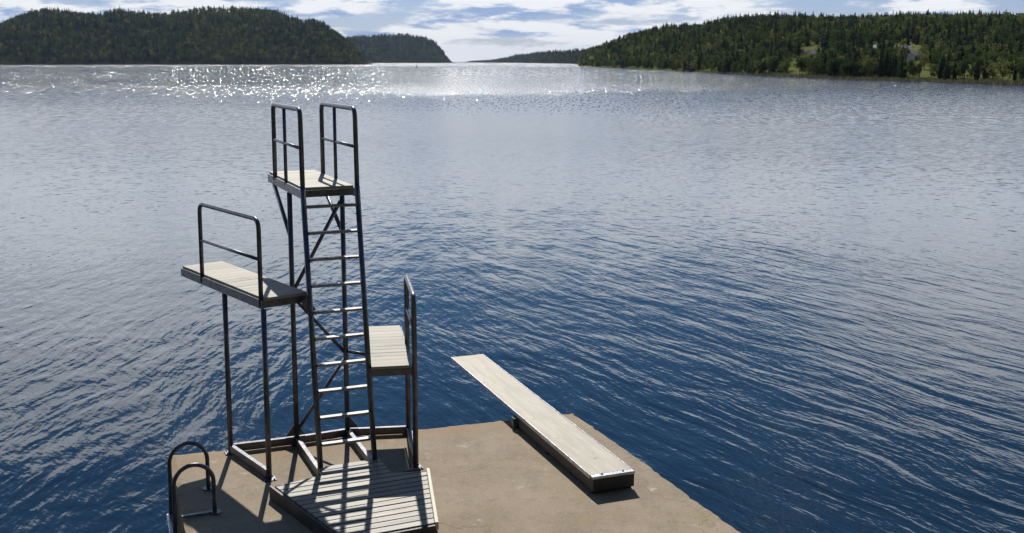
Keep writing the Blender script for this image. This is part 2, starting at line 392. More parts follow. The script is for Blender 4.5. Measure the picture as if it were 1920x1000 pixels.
tb = MB().bar(P3(dFR - ro * 0.02, ZD - 0.03), P3(nR - ro * 0.02, ZD - 0.03), 0.035, 0.075)
tb.build('edge_trim', m_wood('pale_trim_wood', (0.55, 0.50, 0.36), (0.70, 0.65, 0.50), math.degrees(math.atan2(rdir[1], rdir[0]))), dk, bevel=0.004)
jb = MB()
for s in (0.35, 0.9, 1.45):
    l, r = hit(dFL, ldir, s), hit(dFR, rdir, s)
    jb.bar(P3(l + VAX * .06, 0.058), P3(r - VAX * .06, 0.058), 0.05, 0.115)
jb.build('joists', M_BLACK, dk)

# ---------------------------------------------------------------- springboard
ZB = 0.20
q0, q1, q2, q3 = (V2(on_z(px, py, ZB)) for px, py in ((845, 671), (906, 666), (1192, 882), (1104, 892)))
nearm, farm = (q2 + q3) / 2, (q0 + q1) / 2
bax = unit(farm - nearm); bvx = np.array([bax[1], -bax[0]]); bl = np.linalg.norm(farm - nearm); bw = 0.47
db = empty('diving_board', P3(nearm, 0.0))
tag(db, 'long flat springboard with pale gritty top overhanging the pier edge', 'diving board')
m, g = mat('gritty_board_top'); p = g.new('ShaderNodeNewGeometry').outputs['Position']
q = g.mp(p, rot=(0, 0, -math.atan2(bax[1], bax[0])))
n1 = g.noise(g.mp(q, scale=(1.2, 9, 9)), 1.5, 6.0, 0.65); n2 = g.noise(q, 7.0, 6.0, 0.7); n3 = g.noise(q, 190.0, 2.0)
c = g.mix(g.ramp(n1, 0.3, 0.7), (0.34, 0.30, 0.225, 1), (0.47, 0.425, 0.335, 1))
c = g.mix(g.m('MULTIPLY', g.ramp(n2, 0.52, 0.72), 0.55), c, (0.36, 0.32, 0.22, 1))
c = g.mix(g.m('MULTIPLY', g.ramp(g.noise(q, 4.3, 3.0), 0.70, 0.73), 0.7), c, (0.16, 0.17, 0.06, 1))
finish(g, Base_Color=c, Roughness=0.6, Normal=bump(g, n3, 0.002)); M_BOARD = m
def bp(s, w, z): return P3(nearm + bax * s + bvx * w, z)
def flex(s): return ZB + 0.012 * (s / bl) ** 2
mb = MB(); ns = 24
for i in range(ns):
    s0, s1 = 0.03 + (bl - 0.03) * i / ns, 0.03 + (bl - 0.03) * (i + 1) / ns
for i in range(ns + 1):
    s = 0.03 + (bl - 0.03) * i / ns
    mb.v += [bp(s, -bw / 2, flex(s) - 0.04), bp(s, bw / 2, flex(s) - 0.04), bp(s, bw / 2, flex(s)), bp(s, -bw / 2, flex(s))]
for i in range(ns):
    o = 4 * i
    mb.f += [(o + k, o + (k + 1) % 4, o + 4 + (k + 1) % 4, o + 4 + k) for k in range(4)]
mb.f += [(3, 2, 1, 0), (4 * ns, 4 * ns + 1, 4 * ns + 2, 4 * ns + 3)]
mb.build('board', M_BOARD, db, bevel=0.004)
eb = MB()
for sgn in (-1, 1):
    eb.bar(bp(0.03, sgn * (bw / 2 + 0.004), ZB - 0.02), bp(bl, sgn * (bw / 2 + 0.004), flex(bl) - 0.02), 0.008, 0.044)
eb.build('edge_strip', M_ALU, db)
MB().bar(bp(-0.01, -bw / 2 - 0.006, ZB - 0.012), bp(-0.01, bw / 2 + 0.006, ZB - 0.012), 0.075, 0.03).build('end_cap', M_ALU, db, bevel=0.008)
fr = MB()
sl = 2.25
for sgn in (-1, 1):
    fr.bar(bp(0.016, sgn * (bw / 2 - 0.03), 0.095), bp(sl, sgn * (bw / 2 - 0.03), 0.095), 0.05, 0.118)
fr.bar(bp(-0.012, -bw / 2 + 0.0, 0.105), bp(-0.012, bw / 2 - 0.0, 0.105), 0.05, 0.135)
fr.bar(bp(sl * 0.55, -bw / 2 + 0.06, 0.08), bp(sl * 0.55, bw / 2 - 0.06, 0.08), 0.05, 0.08)
for s in (0.05, sl * 0.55, sl - 0.06):
    fr.bar(bp(s, -bw / 2 + 0.005, 0.02), bp(s, bw / 2 - 0.005, 0.02), 0.07, 0.036)
fr.build('frame', M_BLACK, db, bevel=0.004)
MB().tube([bp(sl - 0.1, -bw / 2 - 0.05, 0.085), bp(sl - 0.1, bw / 2 + 0.05, 0.085)], 0.035, 14).build('roller', M_STEEL, db, smooth=True)
for sgn in (-1, 1):
    MB().bar(bp(sl - 0.1, sgn * (bw / 2 + 0.035), 0.0), bp(sl - 0.1, sgn * (bw / 2 + 0.035), 0.135), 0.012, 0.09, up=(bax[0], bax[1], 0)).build('bracket', M_BLACK, db)
for w in (-0.12, 0.12):
    MB().tube([bp(0.0, w, ZB + 0.002), bp(0.0, w, ZB + 0.014)], 0.012, 8).build('bolt', M_STEEL, db)

# ---------------------------------------------------------------- bathing ladder over the pier's left edge
ep = V2(on_z(326, 926)); e2 = V2(on_z(334.5, 972)); inn = np.array([-PD[1], PD[0]])   # inwards over the deck
bl_o = empty('bathing_ladder', P3(e2, 0.0))
tag(bl_o, 'steel bathing ladder with two hooped handrails on the pier\'s left edge', 'ladder')
for q in (ep, e2):
    o_ = q - inn * 0.03; i_ = q + inn * 0.345
    hz = 0.52
    arc = [P3(o_ + (i_ - o_) * (0.5 - 0.5 * math.cos(t)), hz - 0.19 + 0.19 * math.sin(t)) for t in np.linspace(0, math.pi, 15)]
    pts = [P3(o_ - inn * 0.03, -1.9), P3(o_ - inn * 0.01, -0.3), P3(o_, 0.1)] + arc + [P3(i_, 0.1), P3(i_, 0.0)]
    MB().tube(pts, 0.021, 12).build('handrail', M_STEEL, bl_o, smooth=True)
    MB().tube([P3(i_, 0.0), P3(i_, 0.012)], 0.06, 14).build('foot_plate', M_STEEL, bl_o)
for k, z in enumerate((-0.22, -0.5, -0.78, -1.06, -1.34)):
    a, b = ep - inn * 0.045, e2 - inn * 0.045
    MB().bar(P3(a, z), P3(b, z), 0.075, 0.03).build('rung', M_ALU, bl_o, bevel=0.005)
MB().bar(P3(e2 + inn * 0.03, 0.012), P3(e2 + inn * 0.32, 0.012), 0.04, 0.02).build('tie_bar', M_RUNG, bl_o, bevel=0.003)

# ---------------------------------------------------------------- water
m, g = mat('lake_water'); p = g.new('ShaderNodeNewGeometry').outputs['Position']
pxyz = g.xyz(p); dist = g.vm('LENGTH', p)
warp = g.vm('SCALE', g.vm('SUBTRACT', g.noise(p, 0.3, 2.0, out='Color'), (0.5, 0.5, 0.5)), scale=1.1)
qw = g.vm('ADD', p, warp)
# the crests bend round the pier: nearly straight out to the left of it, slanting away to the right of it
ha = g.noise(g.mp(g.mp(qw, rot=(0, 0, math.radians(4))), scale=(1.0, 0.22, 1)), 2.4, 2.0, 0.55)
hb = g.noise(g.mp(g.mp(qw, rot=(0, 0, math.radians(-31))), scale=(1.0, 0.11, 1)), 2.3, 3.0, 0.5)
kx = g.ramp(pxyz[0], -6.0, 3.0)
h1 = g.m('ADD', g.m('MULTIPLY', ha, g.m('SUBTRACT', 1.0, kx)), g.m('MULTIPLY', hb, kx))
h2 = g.noise(g.mp(g.mp(qw, rot=(0, 0, math.radians(-18))), scale=(1.0, 0.32, 1)), 6.0, 2.0, 0.5)
h4 = g.noise(g.mp(g.mp(p, rot=(0, 0, math.radians(-45))), scale=(1.0, 0.5, 1)), 15.0, 2.0, 0.5)
h3 = g.noise(p, 0.45, 2.0, 0.5)
slick = g.ramp(g.noise(g.mp(p, scale=(0.5, 1.0, 1)), 0.09, 3.0, 0.5), 0.35, 0.65, 0.6, 1.15)
calm = g.m('MULTIPLY', g.ramp(dist, 14.0, 60.0, 1.0, 0.16), slick)
hh = g.m('ADD', g.m('ADD', g.m('MULTIPLY', h1, g.ramp(kx, 0.0, 1.0, 0.055, 0.047)), g.m('MULTIPLY', h2, g.ramp(kx, 0.0, 1.0, 0.024, 0.012))), g.m('ADD', g.m('MULTIPLY', h4, 0.0045), g.m('MULTIPLY', h3, 0.05)))
bn = bump(g, g.m('MULTIPLY', hh, calm), 1.0)
# further out the ripples are given as slopes, stronger where the wind reaches the open water
gust = g.noise(g.mp(p, scale=(0.25, 1.0, 1)), 0.012, 3.0, 0.55)
half = (0.5, 0.5, 0.5)
s0 = g.vm('SUBTRACT', g.noise(g.mp(p, scale=(0.5, 1.0, 1)), 4.5, 2.0, 0.6, out='Color'), half)
s1 = g.vm('SUBTRACT', g.noise(g.mp(p, scale=(1.0, 0.11, 1)), 2.6, 2.0, 0.6, out='Color'), half)
s1b = g.vm('SUBTRACT', g.noise(g.mp(p, scale=(1.0, 0.09, 1)), 0.75, 2.0, 0.6, out='Color'), half)   # longer waves out in the open
of = g.ramp(dist, 250.0, 650.0)
s1 = g.vm('ADD', g.vm('SCALE', s1, scale=g.m('SUBTRACT', 1.0, of)), g.vm('SCALE', s1b, scale=of))
near = g.m('MULTIPLY', g.ramp(dist, 14.0, 45.0, 0.0, 1.0), g.ramp(gust, 0.3, 0.7, 0.7, 1.1))
far_ = g.ramp(g.m('ADD', dist, g.m('MULTIPLY', g.m('SUBTRACT', gust, 0.5), 90.0)), 80.0, 340.0)
sl_ = g.vm('ADD', g.vm('SCALE', g.vm('MULTIPLY', s0, (0.24, 0.24, 0)), scale=near), g.vm('SCALE', g.vm('MULTIPLY', s1, (4.2, 6.2, 0)), scale=far_))
nn = g.vm('NORMALIZE', g.vm('ADD', bn, sl_))
finish(g, Base_Color=(0.005, 0.017, 0.034, 1), Roughness=g.m('ADD', g.ramp(dist, 900.0, 2200.0, 0.0, 0.16), g.m('SUBTRACT', g.ramp(dist, 16.0, 80.0, 0.04, 0.17), g.m("MULTIPLY", far_, 0.08))), IOR=1.333, Normal=nn); M_WATER = m
o = MB().add([(-9000, -200, WATER_Z), (9000, -200, WATER_Z), (9000, 13000, WATER_Z), (-9000, 13000, WATER_Z)], [(0, 1, 2, 3)]).build('water', M_WATER)
tag(o, kind='structure')

# ---------------------------------------------------------------- hills and their woods
def lerp(pts, x): a = np.array(pts, float); return np.interp(x, a[:, 0], a[:, 1])
def smooth_noise(x, y, seed, sc):
    r = np.random.default_rng(seed); out = 0
    for k in range(5):
        a = r.uniform(0, 2 * math.pi); f = sc * r.uniform(0.6, 1.8); out = out + np.sin((x * math.cos(a) + y * math.sin(a)) * f + r.uniform(0, 6.3))
    return out / 5
class Hill:
    """land measured from the photo: where its shore lies, how far back its ridge stands, how high that ridge is"""
    def __init__(s, xs, shoreY, ridge_px, depth, tree_h, prof, seed, relief):
        s.xs = xs; s.shoreY = shoreY; s.rp = ridge_px; s.depth = depth; s.th = tree_h; s.prof = prof; s.seed = seed; s.relief = relief
    def point(s, px, t):
        px = np.asarray(px, float); t = np.asarray(t, float)
        Y0 = lerp(s.shoreY, px); dep = lerp(s.depth, px); Y = Y0 + t * dep
        kx = (px - CX) / F_PX * (1 / math.cos(PITCH))         # X per Y along this column near the horizon
        X = kx * Y * 0.985
        Yr = Y0 + dep
        rid = CAM_H + (HOR - lerp(s.rp, px)) / F_PX * Yr * 1.02 - lerp(s.th, px)
        rid = np.maximum(rid, WATER_Z + 0.8)
        f = np.interp(t, [a for a, b in s.prof], [b for a, b in s.prof])
        z = WATER_Z - 0.15 + (rid - WATER_Z) * f + smooth_noise(X, Y, s.seed, 1 / 55.0) * s.relief * np.clip(t * 3, 0, 1) * np.clip(rid / 20, 0, 1)
        return X, Y, z
    def mesh(s, name, m, nx=160, nt=40, tmax=1.7):
        px = np.linspace(s.xs[0], s.xs[1], nx); t = np.linspace(-0.06, tmax, nt)
        PX, T = np.meshgrid(px, t); X, Y, Z = s.point(PX, T)
        v = np.stack([X, Y, Z], -1).reshape(-1, 3)
        f = [(j * nx + i, j * nx + i + 1, (j + 1) * nx + i + 1, (j + 1) * nx + i) for j in range(nt - 1) for i in range(nx - 1)]
        mb = MB(); mb.v = [tuple(a) for a in v]; mb.f = f
        return tag(mb.build(name, m, smooth=True), kind='structure')
PROF = [(-0.1, -0.08), (0, 0.0), (0.08, 0.12), (0.3, 0.42), (0.6, 0.75), (1.0, 1.0), (1.25, 0.93), (1.7, 0.55)]
PROF_R = [(-0.1, -0.05), (0, 0.0), (0.05, 0.05), (0.28, 0.22), (0.45, 0.48), (0.7, 0.8), (1.0, 1.0), (1.25, 0.97), (1.7, 0.75)]
left = Hill((-420, 700), [(-420, 1700), (0, 1800), (690, 1950)],
            [(-420, 70), (-200, 60), (-60, 52), (0, 45), (20, 38), (60, 26), (100, 19), (150, 22), (200, 27), (235, 21), (270, 27), (310, 26), (370, 20), (400, 15), (450, 15), (480, 17), (530, 25), (550, 34), (570, 40), (590, 38), (610, 42), (640, 62), (660, 78), (680, 100), (692, 117), (700, 119)],
            [(-420, 420), (500, 420), (640, 260), (700, 60)], [(-420, 13), (560, 13), (640, 10), (680, 5), (700, 2)], PROF, 1, 5.0)
cape = Hill((560, 856), [(560, 3900), (856, 4100)], [(560, 80), (640, 71), (660, 68), (700, 66), (740, 63), (765, 63), (800, 70), (820, 80), (830, 92), (840, 105), (849, 117), (856, 118)],
            [(560, 700), (800, 600), (856, 120)], [(560, 14), (800, 12), (840, 8), (856, 1)], PROF, 2, 6.0)
far = Hill((856, 1180), [(856, 6000), (900, 5200), (1000, 3800), (1090, 2400), (1180, 1900)], [(856, 118), (866, 116.5), (890, 112), (930, 109), (960, 103), (990, 96), (1050, 91), (1100, 89), (1180, 84)],
           [(856, 600), (1180, 600)], [(856, 1), (890, 6), (960, 12), (1180, 13)], PROF, 3, 5.0)
def shore_r(y): return (CAM_H - WATER_Z) * F_PX / (y - HOR)
right = Hill((1082, 2500), [(x_, shore_r(y_)) for x_, y_ in ((1082, 124.2), (1150, 127.5), (1200, 130), (1300, 134.5), (1400, 140), (1480, 143.5), (1560, 146.5), (1680, 150), (1780, 153.5), (1920, 158), (2500, 190))],
             [(1082, 118), (1092, 98), (1100, 88), (1140, 77), (1180, 59), (1215, 51), (1270, 44), (1310, 41), (1340, 33), (1380, 28), (1420, 24), (1500, 25), (1600, 26), (1700, 24), (1800, 25), (1920, 24), (2500, 30)],
             [(1082, 60), (1120, 260), (1200, 360), (1400, 380), (1700, 380), (2500, 300)], [(1082, 3), (1110, 8), (1200, 10), (1400, 9), (2500, 8)], PROF_R, 4, 2.5)

def m_ground(name, a, b, c3):
    m, g = mat(name); p = g.new('ShaderNodeNewGeometry').outputs['Position']
    n1 = g.noise(p, 0.03, 5.0, 0.6); n2 = g.noise(p, 0.35, 4.0, 0.6)
    c = g.mix(g.ramp(n1, 0.35, 0.65), a + (1,), b + (1,)); c = g.mix(g.m('MULTIPLY', g.ramp(n2, 0.5, 0.7), 0.6), c, c3 + (1,))
    g.new('ShaderNodeOutputMaterial', {'Surface': g.new('ShaderNodeBsdfDiffuse', {'Color': c, 'Roughness': 0.5}).outputs[0]}); return m
M_FLOOR = m_ground('forest_floor', (0.035, 0.04, 0.018), (0.06, 0.065, 0.03), (0.07, 0.06, 0.045))
M_MEADOW = m_ground('lakeside_meadow', (0.15, 0.17, 0.05), (0.22, 0.225, 0.07), (0.08, 0.105, 0.035))
left.mesh('hill', M_FLOOR); cape.mesh('hill', M_FLOOR, 90, 30); far.mesh('hill', M_FLOOR, 90, 30); right.mesh('hill', M_MEADOW, 240, 60)

def land_behind():  # unseen land behind the camera, added and steepened to cut sky light
    nx, ny = 60, 40; mb = MB()
    ys = np.concatenate([np.linspace(3.0, -4.0, 12), np.linspace(-6.0, -120.0, ny - 12)]); xs = np.linspace(-220, 220, nx)
    for yy in ys:
        for xx in xs:
            zz = np.interp(-yy, [-3, -1, 3.5, 8, 20, 60, 120], [-2.4, -1.0, 2.6, 9, 26, 52, 60]) + 0.5 * math.sin(xx * .21) * math.cos(yy * .17) * min(1, max(0, -yy / 8))
            mb.v.append((float(xx), float(yy + 0.0006 * xx * xx * min(1.0, max(0.0, -yy / 30))), float(zz)))
    mb.f = [(j * nx + i, (j + 1) * nx + i, (j + 1) * nx + i + 1, j * nx + i + 1)[::-1] for j in range(ny - 1) for i in range(nx - 1)]
    tag(mb.build('unseen_hillside', M_FLOOR, smooth=True), kind='structure')
land_behind()

def m_leaf(name, cols, spread=1.0):
    m, g = mat(name)
    at = g.new('ShaderNodeAttribute', attribute_name='tint'); t = g.xyz(at.outputs['Color'])
    c = g.mix(t[0], cols[0] + (1,), cols[1] + (1,)); c = g.mix(g.ramp(t[1], 0.72, 1.0), c, cols[2] + (1,))
    b = g.new('ShaderNodeBsdfDiffuse', {'Color': c}); tr = g.new('ShaderNodeBsdfTranslucent', {'Color': c})
    g.new('ShaderNodeOutputMaterial', {'Surface': g.new('ShaderNodeMixShader', {0: 0.34, 1: b.outputs[0], 2: tr.outputs[0]}).outputs[0]})
    return m
M_CONIFER = m_leaf('conifer_needles', ((0.020, 0.032, 0.020), (0.045, 0.062, 0.030), (0.075, 0.075, 0.038)))
M_BROAD = m_leaf('broadleaf_leaves', ((0.038, 0.06, 0.024), (0.115, 0.14, 0.042), (0.20, 0.20, 0.07)))
m, g = mat('tree_bark'); p = g.new('ShaderNodeNewGeometry').outputs['Position']
finish(g, Base_Color=g.mix(g.noise(p, 3.0, 4.0), (0.07, 0.055, 0.04, 1), (0.16, 0.13, 0.10, 1)), Roughness=0.9); M_BARK = m

def proto_conifer(seed, tiers, per, slim=0.17, bare=0.08):
    r = random.Random(seed); v = []; f = []
    for i in range(tiers):
        t = i / (tiers - 1); z = bare + (0.97 - bare) * t
        R = slim * (1 - t) ** 0.7 * r.uniform(0.75, 1.15) + 0.012
        if t < 0.12: R *= 0.75
        k0 = r.uniform(0, 6.28); kk = max(3, int(round(per * (0.5 + 0.5 * (1 - t)))))
        for k in range(kk):
            a = k0 + k * 2 * math.pi / kk + r.uniform(-.3, .3); L = R * r.uniform(0.6, 1.2); w = L * r.uniform(0.32, 0.5) + 0.006
            c, s = math.cos(a), math.sin(a); dz = -L * r.uniform(0.15, 0.6); th = 0.75 / tiers
            o = len(v)
            v += [(0, 0, z + th), (c * L * .62 - s * w, s * L * .62 + c * w, z + dz * .55), (c * L, s * L, z + dz), (c * L * .62 + s * w, s * L * .62 - c * w, z + dz * .55 + r.uniform(-.01, .01))]
            f += [(o, o + 1, o + 2), (o, o + 2, o + 3)]
    o = len(v); v += [(0.012, 0, 0.9), (-0.006, 0.01, 0.9), (-0.006, -0.01, 0.9), (0, 0, 1.0)]; f += [(o, o + 1, o + 3), (o + 1, o + 2, o + 3), (o + 2, o, o + 3)]
    return np.array(v), np.array(f)
def proto_broad(seed, n, wid=0.30, low=0.15):
    r = np.random.default_rng(seed); v = []; f = []
    lobes = [(r.normal(0, wid * 0.36), r.normal(0, wid * 0.36), r.uniform(low + 0.15, 0.82), r.uniform(0.11, 0.2)) for _ in range(9)] + [(0, 0, 0.55, 0.25)]
    for i in range(n):
        lx, ly, lz, lr = lobes[r.integers(len(lobes))]
        d = r.normal(size=3); d /= np.linalg.norm(d); p = np.array([lx, ly, lz]) + d * lr * r.uniform(0.55, 1.05) * np.array([1, 1, 0.85])
        a = r.normal(size=3); a /= np.linalg.norm(a); b = np.cross(d, a); b /= np.linalg.norm(b) + 1e-9; a = np.cross(b, d * 0.6 + r.normal(size=3) * 0.4); a /= np.linalg.norm(a) + 1e-9
        s = r.uniform(0.03, 0.065) * (60 / n) ** 0.25 * 1.2; o = len(v)
        v += [p - a * s, p + b * s * 0.8, p + a * s, p - b * s * 0.8]; f += [(o, o + 1, o + 2), (o, o + 2, o + 3)]
    for lx, ly, lz, lr in lobes:                    # limbs reaching into each part of the crown
        a, b = np.array([0, 0, 0.22]), np.array([lx, ly, lz]); o = len(v)
        v += [a + [0.012, 0, 0], a + [-0.006, 0.01, 0], a + [-0.006, -0.01, 0], b + [0.004, 0, lr * .5], b + [-0.004, 0.004, lr * .5], b + [0, -0.004, lr * .5]]
        f += [(o, o + 1, o + 4), (o, o + 4, o + 3), (o + 1, o + 2, o + 5), (o + 1, o + 5, o + 4), (o + 2, o, o + 3), (o + 2, o + 3, o + 5)]
    v = np.array(v); v[:, 2] = np.clip(v[:, 2], 0.02, None); v[:, 2] /= v[:, 2].max()
    return v, np.array(f)
def tint_mesh(me, cols):
    at = me.attributes.new('tint', 'FLOAT_COLOR', 'POINT')
    at.data.foreach_set('color', np.concatenate([cols, np.ones((len(cols), 1))], 1).astype(np.float32).ravel())
def mesh_np(name, v, f, mats, cols, mi=None):
    me = bpy.data.meshes.new(name); nv, nf = len(v), len(f)
    me.vertices.add(nv); me.vertices.foreach_set('co', v.astype(np.float32).ravel())
    me.loops.add(nf * 3); me.loops.foreach_set('vertex_index', f.astype(np.int32).ravel())
    me.polygons.add(nf); me.polygons.foreach_set('loop_start', np.arange(0, nf * 3, 3, dtype=np.int32))
    for m_ in mats: me.materials.append(m_)
    if mi is not None: me.polygons.foreach_set('material_index', mi.astype(np.int32))
    me.update(calc_edges=True); tint_mesh(me, cols)
    return me
LOWC = [proto_conifer(100 + i, 9, 6, 0.23 + 0.03 * (i % 3)) for i in range(6)]
LOWB = [proto_broad(200 + i, 110, 0.34) for i in range(4)]
MIDC = [proto_conifer(300 + i, 13, 8, 0.22 + 0.03 * (i % 3)) for i in range(6)]
MIDB = [proto_broad(400 + i, 150, 0.32) for i in range(5)]
def wood(name, hill, n, pxr, tr, hrange, pc_, pb_, bfrac, seed, label, keep=None):
    """a far wood that reads as one mass"""
    r = np.random.default_rng(seed); px = r.uniform(*pxr, n); t = r.uniform(*tr, n)
    X, Y, Z = hill.point(px, t)
    vs, fs, cs, ms = [], [], [], []; off = 0
    zone = smooth_noise(X, Y, seed + 50, 1 / 60.0); bump_ = smooth_noise(X, Y, seed + 80, 1 / 22.0)
    for i in range(n):
        if keep is not None and not keep(px[i], t[i]): continue
        broad = r.random() < bfrac + 0.45 * max(0, zone[i]) * (1.2 - t[i])
        v, f = (pb_ if broad else pc_)[r.integers(len(pb_ if broad else pc_))]
        hgt = r.uniform(*hrange) * (0.8 if broad else 1.0) * lerp(hill.th, px[i]) / max(a[1] for a in hill.th)
        hgt *= 1 + 0.28 * bump_[i]
        if r.random() < 0.03: hgt *= 1.15
        a = r.uniform(0, 6.28); c, s = math.cos(a), math.sin(a); w = r.uniform(0.85, 1.3)
        vv = np.stack([(v[:, 0] * c - v[:, 1] * s) * hgt * w + X[i], (v[:, 0] * s + v[:, 1] * c) * hgt * w + Y[i], v[:, 2] * hgt + Z[i] - 0.3], 1)
        vs.append(vv); fs.append(f + off); off += len(v)
        tt = np.array([np.clip(r.normal(0.45 + 0.45 * zone[i], 0.3), 0, 1), r.random(), 0]); cs.append(np.repeat(tt[None], len(v), 0)); ms.append(np.full(len(f), int(broad)))
    me = mesh_np(name, np.concatenate(vs), np.concatenate(fs), [M_CONIFER, M_BROAD], np.concatenate(cs), np.concatenate(ms))
    o = bpy.data.objects.new(name, me); COL.objects.link(o)
    return tag(o, label, 'forest', kind='stuff')
wood('forest', left, 6500, (-420, 698), (0.01, 1.12), (12, 18.5), LOWC, LOWB, 0.6, 21, 'dark mixed forest covering the tall left hill above the water')
wood('forest', cape, 1700, (570, 853), (0.01, 1.1), (13, 18), LOWC, LOWB, 0.12, 22, 'bluish forest on the steep headland right of the left hill')
wood('forest', far, 1300, (862, 1170), (0.01, 1.1), (8, 11), LOWC, LOWB, 0.12, 23, 'hazy forest on the low distant ridge beyond the narrow strait')
def meadow(px, t):      # open ground among the trees on the right shore
    for x0, x1, t0, t1 in ((1474, 1500, 0.02, 0.26), (1518, 1528, 0.06, 0.24), (1690, 1722, 0.02, 0.20), (1738, 1762, 0.02, 0.10), (1800, 1828, 0.03, 0.12), (1862, 1884, 0.02, 0.09), (1495, 1545, 0.22, 0.42), (1618, 1650, 0.28, 0.44), (1668, 1728, 0.20, 0.40)):
        if x0 < px < x1 and t0 < t < t1: return False
    return True
wood('forest', right, 10000, (1086, 2450), (-0.005, 1.12), (6.5, 10.5), MIDC, MIDB, 0.62, 24, 'dark mixed forest covering the long ridge of the right shore', keep=lambda px, t: (t > (0.27 if px < 1700 else 0.2) or (px < 1430 and t > -0.005)) and meadow(px, t))

# trees standing at the front of the right shore, one object each
CONE_ME = []; BROAD_ME = []
for i in range(5):
    v, f = proto_conifer(500 + i, 18, 10, 0.15 + 0.03 * (i % 3), 0.10); CONE_ME.append(mesh_np('conifer_crown', v, f, [M_CONIFER], np.repeat(np.array([[0.15 + 0.2 * i, 0.2 * i, 0]]), len(v), 0)))
for i in range(6):
    v, f = proto_broad(600 + i, 420, 0.27 + 0.03 * (i % 3)); BROAD_ME.append(mesh_np('broadleaf_crown', v, f, [M_BROAD], np.repeat(np.array([[0.05 + 0.18 * i, (0.9 if i == 5 else 0.3), 0]]), len(v), 0)))
tk = MB().tube([(0, 0, -0.03), (0.005, 0, 0.35), (0, 0.004, 0.8)], [0.022, 0.016, 0.004], 6)
TRUNK = tk.build('trunk', M_BARK); trunk_me = TRUNK.data; bpy.data.objects.remove(TRUNK)
def place_tree(kind, me, X, Y, Z, hgt, w, rz, label, group):
    o = bpy.data.objects.new(kind, me); COL.objects.link(o); o.location = (X, Y, Z); o.rotation_euler = (0, 0, rz); o.scale = (hgt * w, hgt * w, hgt)
    tag(o, label, 'tree', group)
    c = bpy.data.objects.new('trunk', trunk_me); COL.objects.link(c); c.parent = o
    return o
r = np.random.default_rng(77); cnt = 0
front = []
for px in np.arange(1420, 1925, 3.5):
    for k in range(3):
        x_ = px + r.uniform(-4, 4); t_ = r.uniform(0.015, 0.12) if k == 0 else (r.uniform(0.08, 0.28) if k == 1 else r.uniform(0.004, 0.05))
        if meadow(x_, t_) and not (x_ > 1715 and r.random() < 0.4): front.append((x_, t_))
for x_, t_ in front:
    X, Y, Z = (float(a) for a in right.point(x_, t_))
    grove = 1528 < x_ < 1692
    conif = r.random() < (0.55 if grove else 0.22)
    base = 8.0 if grove else (6.0 if x_ > 1700 else 6.8)
    if conif: place_tree('conifer_tree', CONE_ME[r.integers(5)], X, Y, Z, base * r.uniform(0.9, 1.25), r.uniform(0.9, 1.3), r.uniform(0, 6.28), 'dark narrow conifer in the shoreline grove of the right shore' if grove else 'dark conifer standing among paler trees on the right shore', 'conifers along the right shore')
    else: place_tree('broadleaf_tree', BROAD_ME[r.integers(6)], X, Y, Z, base * r.uniform(0.7, 1.1), r.uniform(0.95, 1.35), r.uniform(0, 6.28), 'rounded green broadleaf tree in the shoreline grove of the right shore' if grove else 'rounded green broadleaf tree beside the meadow on the right shore', 'broadleaf trees along the right shore')

# reeds fringing the right shore
vs, fs, off = [], [], 0
for i in range(5200):
    x_ = r.uniform(1300, 2100); t_ = r.uniform(-0.025, 0.02); X, Y, Z = (float(a) for a in right.point(x_, t_)); Z = max(Z, WATER_Z) - 0.1
    a = r.uniform(0, 3.14); w = r.uniform(0.1, 0.3); hgt = r.uniform(0.5, 1.3)
    vs.append(np.array([[X - w * math.cos(a), Y - w * math.sin(a), Z], [X + w * math.cos(a), Y + w * math.sin(a), Z], [X + r.uniform(-.2, .2), Y, Z + hgt]])); fs.append(np.array([[off, off + 1, off + 2]])); off += 3
M_REED = m_leaf('reed_leaves', ((0.09, 0.095, 0.045), (0.13, 0.13, 0.07), (0.17, 0.155, 0.095)))
me = mesh_np('reeds', np.concatenate(vs), np.concatenate(fs), [M_REED], np.repeat(r.uniform(0, 1, (5200, 3)), 3, 0))
o = bpy.data.objects.new('reeds', me); COL.objects.link(o); tag(o, 'pale reed fringe along the waterline of the right shore', 'reeds', kind='stuff')

